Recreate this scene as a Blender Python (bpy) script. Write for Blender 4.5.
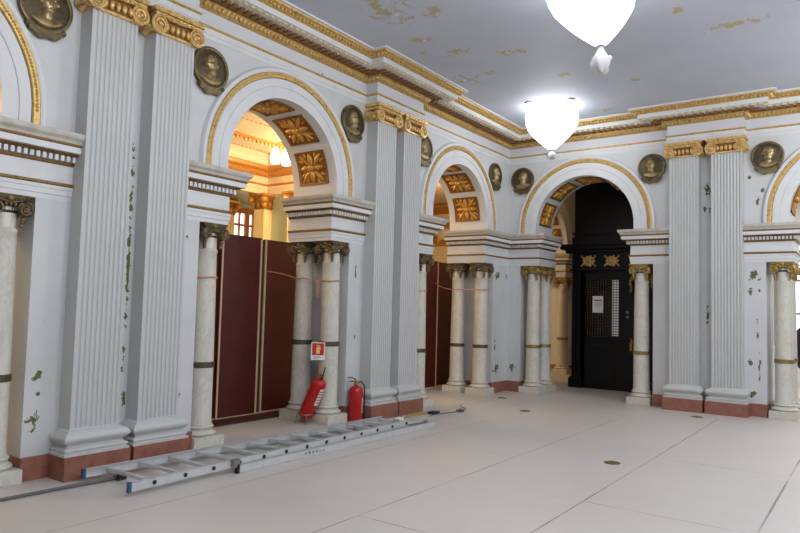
import bpy, math, random
from mathutils import Vector, Matrix
random.seed(7)
D = bpy.data
COL = bpy.context.scene.collection
for o in list(D.objects): D.objects.remove(o)
S = bpy.context.scene
PI = math.pi

# ---------------------------------------------------------------- camera
cam = D.cameras.new('camera'); camo = D.objects.new('camera', cam); COL.objects.link(camo)
cam.sensor_width = 36; cam.lens = 669.7 / 800 * 36; cam.clip_end = 200
def look(yaw, pitch, roll):
    a, p, r = map(math.radians, (yaw, pitch, roll))
    fw = Vector((-math.sin(a)*math.cos(p), math.cos(a)*math.cos(p), math.sin(p)))
    ri = Vector((math.cos(a), math.sin(a), 0)); up = ri.cross(fw)
    R = ri*math.cos(r)+up*math.sin(r); U = -ri*math.sin(r)+up*math.cos(r)
    return Matrix((R, U, -fw)).transposed()
camo.matrix_world = Matrix.Translation((6.096, -12.22, 1.6)) @ look(35.7065, 3.4922, 1.5171).to_4x4()
S.camera = camo
# ---------------------------------------------------------------- world, lights, exposure
S.view_settings.view_transform = 'Standard'; S.view_settings.look = 'None'
S.view_settings.gamma = 1; S.view_settings.use_curve_mapping = False
S.view_settings.exposure = 0.32
WORLD_STRENGTH = 0.17
LAMP_EMIT = 4.4
w = D.worlds.new('world'); S.world = w; w.use_nodes = True
bg = w.node_tree.nodes['Background']
bg.inputs[0].default_value = (0.95, 0.97, 1.0, 1); bg.inputs[1].default_value = WORLD_STRENGTH
def lamp(name, kind, loc, energy, color, size=0.3, rot=None, sy=None):
    l = D.lights.new(name, kind); l.energy = energy; l.color = color
    if kind == 'AREA':
        l.size = size
        if sy: l.shape = 'RECTANGLE'; l.size_y = sy
    else: l.shadow_soft_size = size
    o = D.objects.new(name, l); o.location = loc
    if rot: o.rotation_euler = rot
    COL.objects.link(o); return o
WARM = (1.0, 0.7, 0.4)
# added area light for assumed daylight from beside the camera; no windows built
lamp('assumed_daylight_fill', 'AREA', (11.5, -8, 3.2), 90, (0.95, 0.97, 1.0), 9, (0, math.radians(80), 0), 4)
# added point lights for ceiling lamps assumed out of view, none built
for x, y, e in ((3.8, -9.8, 90), (7.6, -7.4, 200), (7.6, -2.4, 210), (8.2, -12.0, 170)):
    lamp('assumed_hall_lamp', 'POINT', (x, y, 4.55), e, (.97, .985, 1), .42)
lamp('assumed_annex_lamp', 'POINT', (-3.4, -6.4, 4.3), 130, WARM, 0.25)  # annex lights added for unseen lamps, assumed from the warm glow
lamp('assumed_annex_lamp', 'POINT', (-3.6, -1.6, 4.3), 190, WARM, 0.25)
lamp('assumed_annex_lamp', 'POINT', (-3.6, 1.6, 4.3), 150, WARM, 0.25)
lamp('assumed_annex_lamp', 'POINT', (-3.4, -11.0, 4.3), 150, WARM, 0.25)
lamp('assumed_lobby_lamp', 'POINT', (-3.6, 3.6, 4.4), 40, (1, .5, .2), 0.2)  # both lobby lights added, unseen lamps assumed from the amber coffers
lamp('assumed_lobby_lamp', 'POINT', (0.2, 2.9, 4.5), 7, (1, .62, .35), 0.15)
lamp('added_side_hall_fill', 'AREA', (6.4, 4.0, 4.6), 120, (1, 1, 1), 3.0)  # added overhead light brightening the side hall, not a window

# ---------------------------------------------------------------- geometry helpers
class MB:
    def __init__(s): s.v = []; s.f = []
    def add(s, vs, fs, M=None):
        n = len(s.v)
        s.v += [tuple(M @ Vector(v)) if M else tuple(v) for v in vs]
        s.f += [tuple(i+n for i in f) for f in fs]; return s
    def box(s, lo, hi, M=None):
        (a, b, c), (d, e, f) = lo, hi
        return s.add([(a,b,c),(d,b,c),(d,e,c),(a,e,c),(a,b,f),(d,b,f),(d,e,f),(a,e,f)],
                     [(0,3,2,1),(4,5,6,7),(0,1,5,4),(1,2,6,5),(2,3,7,6),(3,0,4,7)], M)
    def lathe(s, prof, n=24, M=None, a0=0.0):
        vs = []; fs = []
        for r, z in prof:
            for k in range(n):
                t = a0 + 2*PI*k/n; vs.append((r*math.cos(t), r*math.sin(t), z))
        m = len(prof)
        for i in range(m-1):
            for k in range(n):
                k2 = (k+1) % n; fs.append((i*n+k, i*n+k2, (i+1)*n+k2, (i+1)*n+k))
        fs.append(tuple(range(n))[::-1]); fs.append(tuple((m-1)*n+k for k in range(n)))
        return s.add(vs, fs, M)
    def ball(s, c, r, n=8, m=6, M=None):
        rx, ry, rz = r if isinstance(r, tuple) else (r, r, r)
        T = Matrix.Translation(c) @ Matrix.Diagonal((rx, ry, rz, 1))
        pr = [(math.sin(PI*i/m) if 0 < i < m else 1e-4, -math.cos(PI*i/m)) for i in range(m+1)]
        return s.lathe(pr, n, (M @ T) if M else T)
    def tube(s, pts, r, n=6, M=None, cap=True):
        pts = [Vector(p) for p in pts]; vs = []; fs = []; ref = None
        for i, p in enumerate(pts):
            t = (pts[min(i+1, len(pts)-1)] - pts[max(i-1, 0)]).normalized()
            if ref is None:
                ref = t.orthogonal().normalized()
            ref = (ref - t*ref.dot(t)).normalized(); b = t.cross(ref)
            rr = r[i] if isinstance(r, (list, tuple)) else r
            for k in range(n):
                a = 2*PI*k/n; vs.append(tuple(p + (ref*math.cos(a)+b*math.sin(a))*rr))
        for i in range(len(pts)-1):
            for k in range(n):
                k2 = (k+1) % n; fs.append((i*n+k, i*n+k2, (i+1)*n+k2, (i+1)*n+k))
        if cap: fs += [tuple(range(n))[::-1], tuple((len(pts)-1)*n+k for k in range(n))]
        return s.add(vs, fs, M)
    def rects(s, prof, hx, hy, M=None):            # stack of rectangular sections: (offset, z)
        vs = []; fs = []
        for o, z in prof:
            vs += [(-hx-o,-hy-o,z),(hx+o,-hy-o,z),(hx+o,hy+o,z),(-hx-o,hy+o,z)]
        for i in range(len(prof)-1):
            for k in range(4):
                k2 = (k+1) % 4; fs.append((i*4+k, i*4+k2, i*4+4+k2, i*4+4+k))
        fs += [(3,2,1,0), tuple(len(prof)*4-4+k for k in range(4))]
        return s.add(vs, fs, M)
    def prism(s, poly, z0, z1, M=None):
        n = len(poly)
        return s.add([(x,y,z0) for x,y in poly]+[(x,y,z1) for x,y in poly],
                     [tuple(range(n))[::-1], tuple(range(n,2*n))]+[(i,(i+1)%n,n+(i+1)%n,n+i) for i in range(n)], M)
    def grid(s, rows, close=False):
        m = len(rows[0]); fs = []
        for i in range(len(rows)-1):
            for k in range(m if close else m-1):
                k2 = (k+1) % m; fs.append((i*m+k, i*m+k2, (i+1)*m+k2, (i+1)*m+k))
        return s.add([p for r in rows for p in r], fs)
    def obj(s, name, mat, parent=None, loc=(0,0,0), smooth=35):
        me = D.meshes.new(name)
        L = Vector(loc)
        me.from_pydata([tuple(Vector(v)-L) for v in s.v], [], s.f)
        import bmesh
        b = bmesh.new(); b.from_mesh(me); bmesh.ops.recalc_face_normals(b, faces=b.faces); b.to_mesh(me); b.free()
        if smooth:
            me.polygons.foreach_set('use_smooth', [True]*len(me.polygons))
            try: me.set_sharp_from_angle(angle=math.radians(smooth))
            except Exception: pass
        me.materials.append(mat)
        o = D.objects.new(name, me); COL.objects.link(o)
        if parent: o.parent = parent
        else: o.location = loc
        return o
def tag(o, label=None, cat=None, group=None, kind=None):
    if label: o['label'] = label
    if cat: o['category'] = cat
    if group: o['group'] = group
    if kind: o['kind'] = kind
    return o
def thing(name, label, cat, loc=(0,0,0), group=None, rot=None, kind='thing'):
    o = D.objects.new(name, None); COL.objects.link(o); o.location = loc; o.empty_display_size = .1
    if rot: o.rotation_euler = rot
    return tag(o, label, cat, group, kind)
def copy_tree(o, parent=None):
    c = o.copy(); COL.objects.link(c)
    if parent: c.parent = parent
    for ch in list(o.children): copy_tree(ch, c)
    return c
def struct(o): o['kind'] = 'structure'; return o

# ---------------------------------------------------------------- materials
def lin(c):
    return tuple(((x/12.92) if x <= .04045 else ((x+.055)/1.055)**2.4) for x in (v/255 for v in c)) + (1,)
class Mat:
    def __init__(s, name, col, rough=.5, metal=0, spec=.5):
        s.m = D.materials.new(name); s.m.use_nodes = True; s.nt = s.m.node_tree; s.N = s.nt.nodes
        s.b = s.N['Principled BSDF']; s.b.inputs['Base Color'].default_value = lin(col)
        s.b.inputs['Roughness'].default_value = rough; s.b.inputs['Metallic'].default_value = metal
        s.b.inputs['Specular IOR Level'].default_value = spec; s.col = None; s.base = lin(col)
    def n(s, t, **k):
        x = s.N.new(t)
        for a, b in k.items(): setattr(x, a, b)
        return x
    def l(s, a, b): s.nt.links.new(a, b)
    def pos(s): return s.n('ShaderNodeNewGeometry').outputs['Position']
    def objc(s): return s.n('ShaderNodeTexCoord').outputs['Object']
    def math(s, op, a, b=None, c=None):
        x = s.n('ShaderNodeMath', operation=op)
        for i, v in enumerate((a, b, c)):
            if v is None: continue
            if isinstance(v, (int, float)): x.inputs[i].default_value = v
            else: s.l(v, x.inputs[i])
        return x.outputs[0]
    def noise(s, scale, detail=4, rough=.55, dist=0, vec=None, stretch=None):
        x = s.n('ShaderNodeTexNoise'); x.inputs['Scale'].default_value = scale; x.inputs['Detail'].default_value = detail
        x.inputs['Roughness'].default_value = rough; x.inputs['Distortion'].default_value = dist
        v = vec or s.pos()
        if stretch:
            mp = s.n('ShaderNodeVectorMath', operation='MULTIPLY'); s.l(v, mp.inputs[0]); mp.inputs[1].default_value = stretch; v = mp.outputs[0]
        s.l(v, x.inputs['Vector']); return x.outputs['Fac']
    def ramp(s, fac, lo, hi):
        x = s.n('ShaderNodeMapRange'); x.inputs['From Min'].default_value = lo; x.inputs['From Max'].default_value = hi
        s.l(fac, x.inputs['Value']); return x.outputs[0]
    def mix(s, fac, col):
        x = s.n('ShaderNodeMix', data_type='RGBA')
        if isinstance(fac, (int, float)): x.inputs[0].default_value = fac
        else: s.l(fac, x.inputs[0])
        if s.col is None: x.inputs[6].default_value = s.base
        else: s.l(s.col, x.inputs[6])
        x.inputs[7].default_value = lin(col); s.col = x.outputs[2]
        s.l(s.col, s.b.inputs['Base Color']); return s
    def bump(s, h, strength=.3, dist=.01):
        x = s.n('ShaderNodeBump'); x.inputs['Strength'].default_value = strength; x.inputs['Distance'].default_value = dist
        s.l(h, x.inputs['Height']); s.l(x.outputs[0], s.b.inputs['Normal']); return s
    def emit(s, col, st):
        s.b.inputs['Emission Color'].default_value = lin(col); s.b.inputs['Emission Strength'].default_value = st; return s
    def spots(s, pts):
        p = s.pos(); acc = None
        for c, r in pts:
            a = s.n('ShaderNodeVectorMath', operation='SUBTRACT'); s.l(p, a.inputs[0]); a.inputs[1].default_value = c
            m = s.n('ShaderNodeVectorMath', operation='DIVIDE'); s.l(a.outputs[0], m.inputs[0]); m.inputs[1].default_value = r
            le = s.n('ShaderNodeVectorMath', operation='LENGTH'); s.l(m.outputs[0], le.inputs[0])
            acc = le.outputs['Value'] if acc is None else s.math('MINIMUM', acc, le.outputs['Value'])
        return acc

WALLC = (203, 205, 206)
SPOTS = [  # ((x,y,z),(rx,ry,rz)) places where the paint has flaked down to the green coat
 ((0,-8.385,2.0),(.1,.04,1.8)), ((0,-8.37,.62),(.1,.06,.12)), ((0,-9.2,.93),(.1,.1,.09)), ((0,-9.22,.52),(.1,.12,.12)),
 ((0,-9.2,.75),(.1,.06,.04)), ((0,-7.73,.6),(.1,.06,.14)), ((0,-7.75,2.27),(.1,.08,.1)), ((0,-7.75,1.3),(.1,.05,.04)),
 ((0,-.45,2.27),(.1,.2,.12)), ((0.02,-.08,2.28),(.1,.1,.08)), ((0,-.52,.95),(.1,.05,.4)), ((0,-.45,.47),(.1,.2,.2)),
 ((0.1,0,.45),(.15,.1,.16)), ((0,-4.82,2.1),(.1,.03,.25)), ((0,-4.8,1.2),(.1,.03,.2)),
 ((4.42,0,2.25),(.14,.1,.16)), ((4.5,0,2.05),(.04,.1,.18)), ((4.37,0,2.0),(.06,.1,.16)), ((4.47,0,1.55),(.03,.1,.1)), ((4.47,0,1.3),(.03,.1,.1)),
 ((4.36,0,.85),(.06,.1,.14)), ((4.5,0,.75),(.035,.1,.4)), ((4.4,0,.36),(.1,.1,.1)),
 ((3.72,0,3.75),(.1,.1,.22)), ((3.68,0,3.38),(.03,.1,.12)), ((3.76,0,3.38),(.03,.1,.12)), ((3.72,0,1.6),(.04,.1,.35)),
 ((4.36,0,3.9),(.05,.1,.14)), ((4.48,0,3.5),(.06,.1,.2)), ((4.55,0,3.65),(.05,.1,.1)),
]
mw = Mat('wall_paint', WALLC, .5)
mw.mix(mw.ramp(mw.noise(1.3, 5), .45, .8), (190, 192, 194))
mw.mix(mw.math('MULTIPLY', mw.ramp(mw.noise(7, 6, .7), .62, .7), .5), (182, 184, 190))
sp = mw.spots(SPOTS)
k = mw.math('ADD', mw.math('SUBTRACT', 1.0, sp), mw.math('MULTIPLY', mw.math('SUBTRACT', mw.noise(11, 5, .65), .5), 3.2))
mask = mw.math('MULTIPLY', mw.math('GREATER_THAN', k, .62), mw.math('LESS_THAN', sp, 1.0))
mw.mix(mask, (84, 95, 50))
mw.bump(mw.noise(30, 3), .05); WALL = mw.m
ms = Mat('trim_paint', (213, 215, 217), .45)
ms.mix(ms.math('MULTIPLY', ms.ramp(ms.noise(3, 5), .5, .75), .5), (190, 191, 196)); TRIM = ms.m
mv = Mat('worn_cyma_paint', (190, 186, 178), .45)
mv.mix(mv.ramp(mv.noise(9, 5), .5, .75), (168, 160, 148)); WORN = mv.m
mp_ = Mat('pilaster_paint', (193, 195, 194), .42)
mp_.mix(mp_.math('MULTIPLY', mp_.ramp(mp_.noise(1.1, 4), .5, .8), .5), (182, 183, 184)); PIL = mp_.m
mf = Mat('frieze_paint', (208, 210, 218), .5)
mf.mix(mf.ramp(mf.noise(5, 6, .7), .66, .7), (165, 166, 172)); FRIEZE = mf.m
def goldmat(name, col, dark, rough=.38, metal=.65, sc=22):
    g = Mat(name, col, rough, metal); nz = g.noise(sc, 5, .65)
    g.mix(g.ramp(nz, .48, .72), dark); g.bump(nz, .35, .01); return g.m
GOLD = goldmat('gold_leaf', (226, 190, 124), (164, 118, 62), .36, .45)
GOLDP = goldmat('gold_paint', (206, 172, 106), (150, 110, 58), .42, .4)
COFF = goldmat('coffer_gilding', (150, 100, 44), (110, 70, 28), .45, .4, 30)
COFFR = goldmat('rosette_gilding', (214, 164, 82), (170, 118, 50), .4, .45, 30)
OLDG = goldmat('dull_gilding', (138, 104, 52), (82, 58, 30), .5, .4, 40)
BROWN = goldmat('brown_gilding', (150, 108, 56), (98, 66, 34), .5, .35, 30)
ANT = goldmat('antique_gilding', (122, 106, 74), (62, 54, 42), .42, .5, 26)
GAPSHADE = goldmat('gap_shade_gilding', (60, 50, 36), (34, 30, 24), .5, .4, 26)
ANTG = goldmat('worn_bright_gilding', (176, 146, 84), (74, 62, 38), .42, .55, 26)
BRONZE = goldmat('medallion_bronze', (112, 98, 66), (62, 54, 40), .34, .6, 12)
BRONZEL = goldmat('relief_bronze', (158, 138, 98), (96, 82, 56), .34, .55, 12)
BRONZED = goldmat('dark_bronze', (84, 74, 52), (48, 42, 32), .4, .5, 12)
BANDG = goldmat('gilt_band', (150, 128, 78), (110, 92, 54), .45, .5)
BAND = goldmat('bronze_band', (96, 86, 62), (70, 60, 42), .5, .5)
mm = Mat('marble', (208, 205, 195), .3)
v = mm.noise(5, 6, .62, 1.6, mm.objc(), (1, 1, .55))
oi = mm.n('ShaderNodeObjectInfo')
mm.mix(mm.math('MULTIPLY', mm.ramp(mm.math('ABSOLUTE', mm.math('SUBTRACT', v, .5)), .04, 0), .28), (140, 138, 136))
mm.mix(mm.math('MULTIPLY', mm.ramp(mm.noise(2, 4, vec=mm.objc()), .5, .75), .5), (206, 194, 168)); MARBLE = mm.m
mr = Mat('red_marble', (148, 98, 82), .42)
mr.mix(mr.ramp(mr.noise(9, 6, .65), .45, .7), (128, 80, 66)); RED = mr.m
mc = Mat('ceiling_paint', (196, 202, 216), .6)
mc.mix(mc.ramp(mc.noise(.9, 3), .4, .75), (188, 193, 206))
area = mc.spots([((1.32,-6.02,5.125),(0.35,0.69,.5)), ((1.81,-5.72,5.125),(0.25,0.28,.5)), ((1.37,-4.47,5.125),(0.38,0.31,.5)), ((2.04,-4.10,5.125),(0.38,0.25,.5)), ((1.00,-3.41,5.125),(0.38,0.38,.5)), ((1.23,-5.09,5.125),(0.25,0.25,.5)), ((2.32,-2.87,5.125),(0.28,0.15,.5)), ((4.24,-4.21,5.125),(0.12,0.15,.5)), ((4.61,-3.52,5.125),(0.50,0.20,.5)), ((4.95,-3.48,5.125),(0.20,0.12,.5)), ((1.58,-6.08,5.125),(0.38,0.38,.5)), ((1.01,-4.74,5.125),(0.15,0.19,.5)), ((2.30,-0.83,5.125),(0.25,0.15,.5)), ((3.16,-2.15,5.125),(0.15,0.12,.5)), ((1.41,-3.53,5.125),(0.19,0.15,.5)), ((0.07,-2.81,5.125),(0.25,0.19,.5))])
nz = mc.noise(6.5, 8, .72, .7, stretch=(1, .6, 1))
kk = mc.math('ADD', mc.math('MULTIPLY', mc.math('SUBTRACT', 1.0, area), .24), nz)
mc.mix(mc.math('MULTIPLY', mc.math('GREATER_THAN', kk, .66), mc.math('LESS_THAN', area, 1.15)), (184, 173, 138))
mc.mix(mc.math('MULTIPLY', mc.math('GREATER_THAN', mc.math('ADD', mc.math('MULTIPLY', mc.math('SUBTRACT', 1.0, area), .12), mc.noise(6, 6, .7)), .72), mc.math('LESS_THAN', area, 1.2)), (226, 226, 230))
mc.mix(mc.math('MULTIPLY', mc.math('GREATER_THAN', mc.math('ADD', mc.math('MULTIPLY', mc.math('SUBTRACT', 1.0, area), .1), mc.noise(9, 5, .7, vec=mc.pos(), stretch=(1.3,1,1))), .735), mc.math('LESS_THAN', area, 1.2)), (120, 96, 70))
CEIL = mc.m
ml = Mat('floor_boards', (196, 191, 186), .42)
ml.mix(ml.ramp(ml.noise(.6, 4), .4, .7), (190, 186, 182))
ml.mix(ml.math('MULTIPLY', ml.ramp(ml.noise(2.5, 6, .7), .55, .75), .35), (204, 196, 189))
sx = ml.n('ShaderNodeSeparateXYZ'); ml.l(ml.pos(), sx.inputs[0]); X, Y = sx.outputs[0], sx.outputs[1]
def seam(a, at, wd, lo=None, hi=None, other=None):
    m = ml.math('LESS_THAN', ml.math('ABSOLUTE', ml.math('SUBTRACT', a, at)), wd)
    if lo is not None:
        m = ml.math('MULTIPLY', m, ml.math('MULTIPLY', ml.math('GREATER_THAN', other, lo), ml.math('LESS_THAN', other, hi)))
    return m
gap = ml.math('ADD', .25, ml.math('MULTIPLY', ml.ramp(ml.noise(1.4, 3), .35, .6), .6))
for args in [(X, .46, .007, -5, -.6, Y), (X, 1.44, .005, -13, -3.4, Y), (X, 2.82, .006, -13, -1.5, Y), (X, 4.02, .007, -13, -.75, Y), (X, 5.33, .008, -13, -.3, Y), (X, 6.6, .006, -13, 0, Y),
             (Y, -8.12, .006, 2.82, 4.02, X), (Y, -6.58, .006, 4.02, 5.33, X), (Y, -4.35, .005, 4.02, 5.33, X), (Y, -5.4, .004, 1.44, 2.82, X), (Y, -2.7, .004, 2.82, 4.02, X), (Y, -9.4, .005, 4.02, 5.33, X)]:
    ml.mix(ml.math('MULTIPLY', seam(*args), gap), (88, 84, 80))
ml.bump(ml.noise(14, 3), .06); FLOOR = ml.m
mb = Mat('red_board', (80, 24, 21), .5)
mb.mix(mb.ramp(mb.noise(3, 5), .45, .75), (66, 18, 16)); BOARD = mb.m
PINE = Mat('raw_timber', (206, 182, 150), .6).m
DARKWOOD = Mat('dark_timber', (70, 38, 30), .6).m
mk = Mat('black_wood', (11, 11, 15), .36, 0, .3); mk.mix(mk.ramp(mk.noise(8, 4), .5, .8), (15, 15, 19)); BLACK = mk.m
GRILL = Mat('grille_metal', (74, 64, 52), .4, .5).m
PANE = Mat('dark_pane', (12, 12, 14), .08).m
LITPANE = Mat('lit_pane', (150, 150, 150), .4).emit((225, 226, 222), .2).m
BRASS = Mat('brass', (200, 158, 84), .3, .85).m
ma = Mat('aluminium', (206, 208, 210), .38, .35); ma.mix(ma.ramp(ma.noise(12, 4), .5, .8), (190, 192, 194)); ALU = ma.m
BLUECAP = Mat('blue_plastic', (58, 84, 120), .4).m
BLACKP = Mat('black_rubber', (28, 28, 30), .5).m
EXTR = Mat('extinguisher_red', (178, 24, 26), .28).m
WHITEP = Mat('white_print', (232, 232, 230), .5).m
GREYP = Mat('grey_print', (120, 122, 128), .5).m
SIGNR = Mat('sign_red', (196, 36, 30), .4).m
YELLOW = Mat('sign_yellow', (226, 204, 120), .4).m
STEEL = Mat('steel', (150, 148, 144), .35, .8).m
CABLE = Mat('grey_cable', (92, 92, 96), .5).m
TAPE = Mat('pink_tape', (196, 138, 112), .6).m
RAG = Mat('white_rag', (226, 226, 222), .8).m
WOODY = Mat('yellowish_wood', (164, 146, 92), .6).m
FLANGE = Mat('floor_brass', (126, 112, 66), .45, .6).m
mbag = Mat('plastic_bag', (240, 240, 242), .35).emit((248, 251, 255), LAMP_EMIT); BAG = mbag.m
mtl = Mat('plastic_knot', (206, 206, 210), .3); TAIL = mtl.m
CREAM = Mat('annex_cream', (218, 204, 176), .5).m
CREAM2 = Mat('annex_pilaster_cream', (228, 208, 156), .5).m
AGOLD = goldmat('annex_gilding', (202, 146, 74), (150, 96, 44), .45, .35)
GREENC = Mat('annex_green', (186, 196, 170), .5).m
WFRAME = Mat('window_wood', (158, 92, 46), .5).m
SHADE = Mat('lamp_glass', (255, 240, 210), .3).emit((255, 232, 190), 5.0).m
WHITE = Mat('plain_white_wall', (232, 230, 226), .6).m
WARMPINK = Mat('warm_light_pink', (214, 160, 132), .6).m  # pink tone standing for warm light on a pier jamb

# ---------------------------------------------------------------- layout (metres)
CA1, CA2, CA3 = -10.60, -6.263, -1.926          # arch centres along the side wall (y)
CB4, CB5 = 1.547, 5.88                          # arch centres along the end wall (x)
P1, P2, P3 = -8.432, -4.094, 3.715              # pilaster pairs
RI, RG, ZS, ZI, ZB, ZC = .946, 1.277, 3.24, 3.10, 2.49, 5.125
JAMB, IMP, TH = 1.283, .89, .80
PW, PG, PD = .632, .035, .084
PROJ = .20
ED = PG/2 + PW - PD                             # outer edge of a pilaster shaft from the pair centre
def WL(s, p, z): return (p, s, z)               # side wall: p = into the room
def WB(s, p, z): return (s, -p, z)              # end wall
def wbox(mb_, W, s0, s1, p0, p1, z0, z1):
    a = W(s0, p0, z0); b = W(s1, p1, z1)
    return mb_.box([min(x, y) for x, y in zip(a, b)], [max(x, y) for x, y in zip(a, b)])

# ---------------------------------------------------------------- structure: floor, ceiling, walls
struct(MB().box((-10.5, -17, -.12), (12, 9, 0)).obj('floor', FLOOR))
struct(MB().box((-.8, -17, ZC), (12, .8, ZC+.2)).obj('ceiling', CEIL))
def upper_wall(mb_, W, a, b, c):
    R = RI + .012; z0 = ZI; z1 = ZC
    hole = [(c+R, z0), (c+R, ZS)] + [(c+R*math.cos(t), ZS+R*math.sin(t)) for t in [PI*i/40 for i in range(1, 40)]] + [(c-R, ZS), (c-R, z0)]
    def out(h):
        dx, dz = h[0]-c, h[1]-z0
        t = 1e9
        if dx > 1e-9: t = min(t, (b-c)/dx)
        if dx < -1e-9: t = min(t, (a-c)/dx)
        if dz > 1e-9: t = min(t, (z1-z0)/dz)
        return (c+dx*t, z0+dz*t)
    pts = []
    for i, h in enumerate(hole):
        pts.append((h, out(h)))
    # include the rectangle's corners
    res = []
    for i in range(len(pts)):
        res.append(pts[i])
        if i+1 < len(pts):
            (h1, o1), (h2, o2) = pts[i], pts[i+1]
            for cx in (b, a):
                if abs(o1[0]-cx) < 1e-6 and abs(o2[1]-z1) < 1e-6 and abs(o2[0]-cx) > 1e-6 or abs(o2[0]-cx) < 1e-6 and abs(o1[1]-z1) < 1e-6 and abs(o1[0]-cx) > 1e-6:
                    res.append((((h1[0]+h2[0])/2, (h1[1]+h2[1])/2), (cx, z1)))
    rows = []
    for p in (0, -TH):
        rows.append([W(h[0], p, h[1]) for h, o in res]); rows.append([W(o[0], p, o[1]) for h, o in res])
    f, fo, bk, bo = rows
    mb_.grid([bk, f, fo, bo])
    n = len(res)
    vs = bk + bo; mb_.add(vs, [(i, i+1, n+i+1, n+i) for i in range(n-1)])
wl = MB(); wb = MB()
EL = PG/2+PW-PD
for a, b in ((CA1+JAMB, CA2-JAMB), (CA2+JAMB, CA3-JAMB), (CA3+JAMB, TH)):
    wbox(wl, WL, a, b, -TH, 0, 0, ZB)
for a, b in ((CA1+IMP, CA2-IMP), (CA2+IMP, CA3-IMP), (CA3+IMP, TH)):
    wbox(wl, WL, a, b, -TH, 0, ZB, ZI)
wbox(wl, WL, -17, CA1-JAMB, -TH, 0, 0, ZB); wbox(wl, WL, -17, CA1-IMP, -TH, 0, ZB, ZI)
for a, b, c in ((-13, P1, CA1), (P1, P2, CA2), (P2, 0, CA3)): upper_wall(wl, WL, a, b, c)
struct(wl.obj('wall_left', WALL, smooth=30))
for a, b in ((0, CB4-JAMB), (CB4+JAMB, CB5-JAMB), (CB5+JAMB, 8.3)): wbox(wb, WB, a, b, -TH, 0, 0, ZB)
for a, b in ((0, CB4-IMP), (CB4+IMP, CB5-IMP), (CB5+IMP, 8.3)): wbox(wb, WB, a, b, -TH, 0, ZB, ZI)
for a, b, c in ((0, P3, CB4), (P3, 8.3, CB5)): upper_wall(wb, WB, a, b, c)
struct(wb.obj('wall_back', WALL, smooth=30))
# red marble skirting of the piers
def skirt(name, W, runs):
    m = MB()
    for a, b in runs: wbox(m, W, a-.004, b+.004, -TH-.02, .022, 0, .205)
    return struct(m.obj(name, RED, smooth=0))
skirt('baseboard_left', WL, [(CA1+JAMB, CA2-JAMB), (CA2+JAMB, CA3-JAMB), (CA3+JAMB, .7)])
skirt('baseboard_back', WB, [(0.02, CB4-JAMB), (CB4+JAMB, CB5-JAMB), (CB5+JAMB, 8.2)])

# ---------------------------------------------------------------- mouldings swept along a plan path (room on the right-hand side)
def offpath(path, p):
    out = []
    n = len(path)
    for i, a in enumerate(path):
        ds = []
        if i > 0: ds.append((Vector(a)-Vector(path[i-1])).normalized())
        if i < n-1: ds.append((Vector(path[i+1])-Vector(a)).normalized())
        ns = [Vector((d.y, -d.x)) for d in ds]
        if len(ns) == 2:
            m = (ns[0]+ns[1]); m = m/ m.dot(ns[0])
        else: m = ns[0]
        out.append(Vector(a)+m*p)
    return out
def sweep(m, path, prof, i0=0, i1=None, inner=-.02):
    i1 = len(path)-1 if i1 is None else i1
    full = [(inner, prof[0][1])] + list(prof) + [(inner, prof[-1][1])]
    rows = []
    for p, z in full:
        op = offpath(path, p)
        rows.append([(op[i].x, op[i].y, z) for i in range(i0, i1+1)])
    rows.append(rows[0]); m.grid(rows)
    for e in (0, -1):
        vs = [r[e] for r in rows[:-1]]; m.add(vs, [tuple(range(len(vs)))])
def along(path, p, step, i0=0, i1=None):
    i1 = len(path)-1 if i1 is None else i1
    op = offpath(path, p)
    for i in range(i0, i1):
        a, b = op[i], op[i+1]; L = (b-a).length
        if L < step*.6: continue
        n = max(1, int(L/step)); d = (b-a)/L
        for k in range(n):
            yield a + d*(L*(k+.5)/n), d
def course(m, path, p, step, size, z, i0=0, i1=None, egg=False):
    l, dp, h = size
    for c, d in along(path, p, step, i0, i1):
        M = Matrix(((d.x, d.y, 0, c.x), (d.y, -d.x, 0, c.y), (0, 0, 1, z), (0, 0, 0, 1)))
        if egg: m.ball((0, 0, 0), (l/2, dp/2, h/2), 6, 4, M)
        else: m.box((-l/2, -dp/2, -h/2), (l/2, dp/2, h/2), M)
BE = ED + .03
path = [(0, -13), (0, P1-BE), (PROJ, P1-BE), (PROJ, P1+BE), (0, P1+BE), (0, P2-BE), (PROJ, P2-BE), (PROJ, P2+BE), (0, P2+BE), (0, 0),
        (P3-BE, 0), (P3-BE, -PROJ), (P3+BE, -PROJ), (P3+BE, 0), (8.3, 0)]
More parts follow.
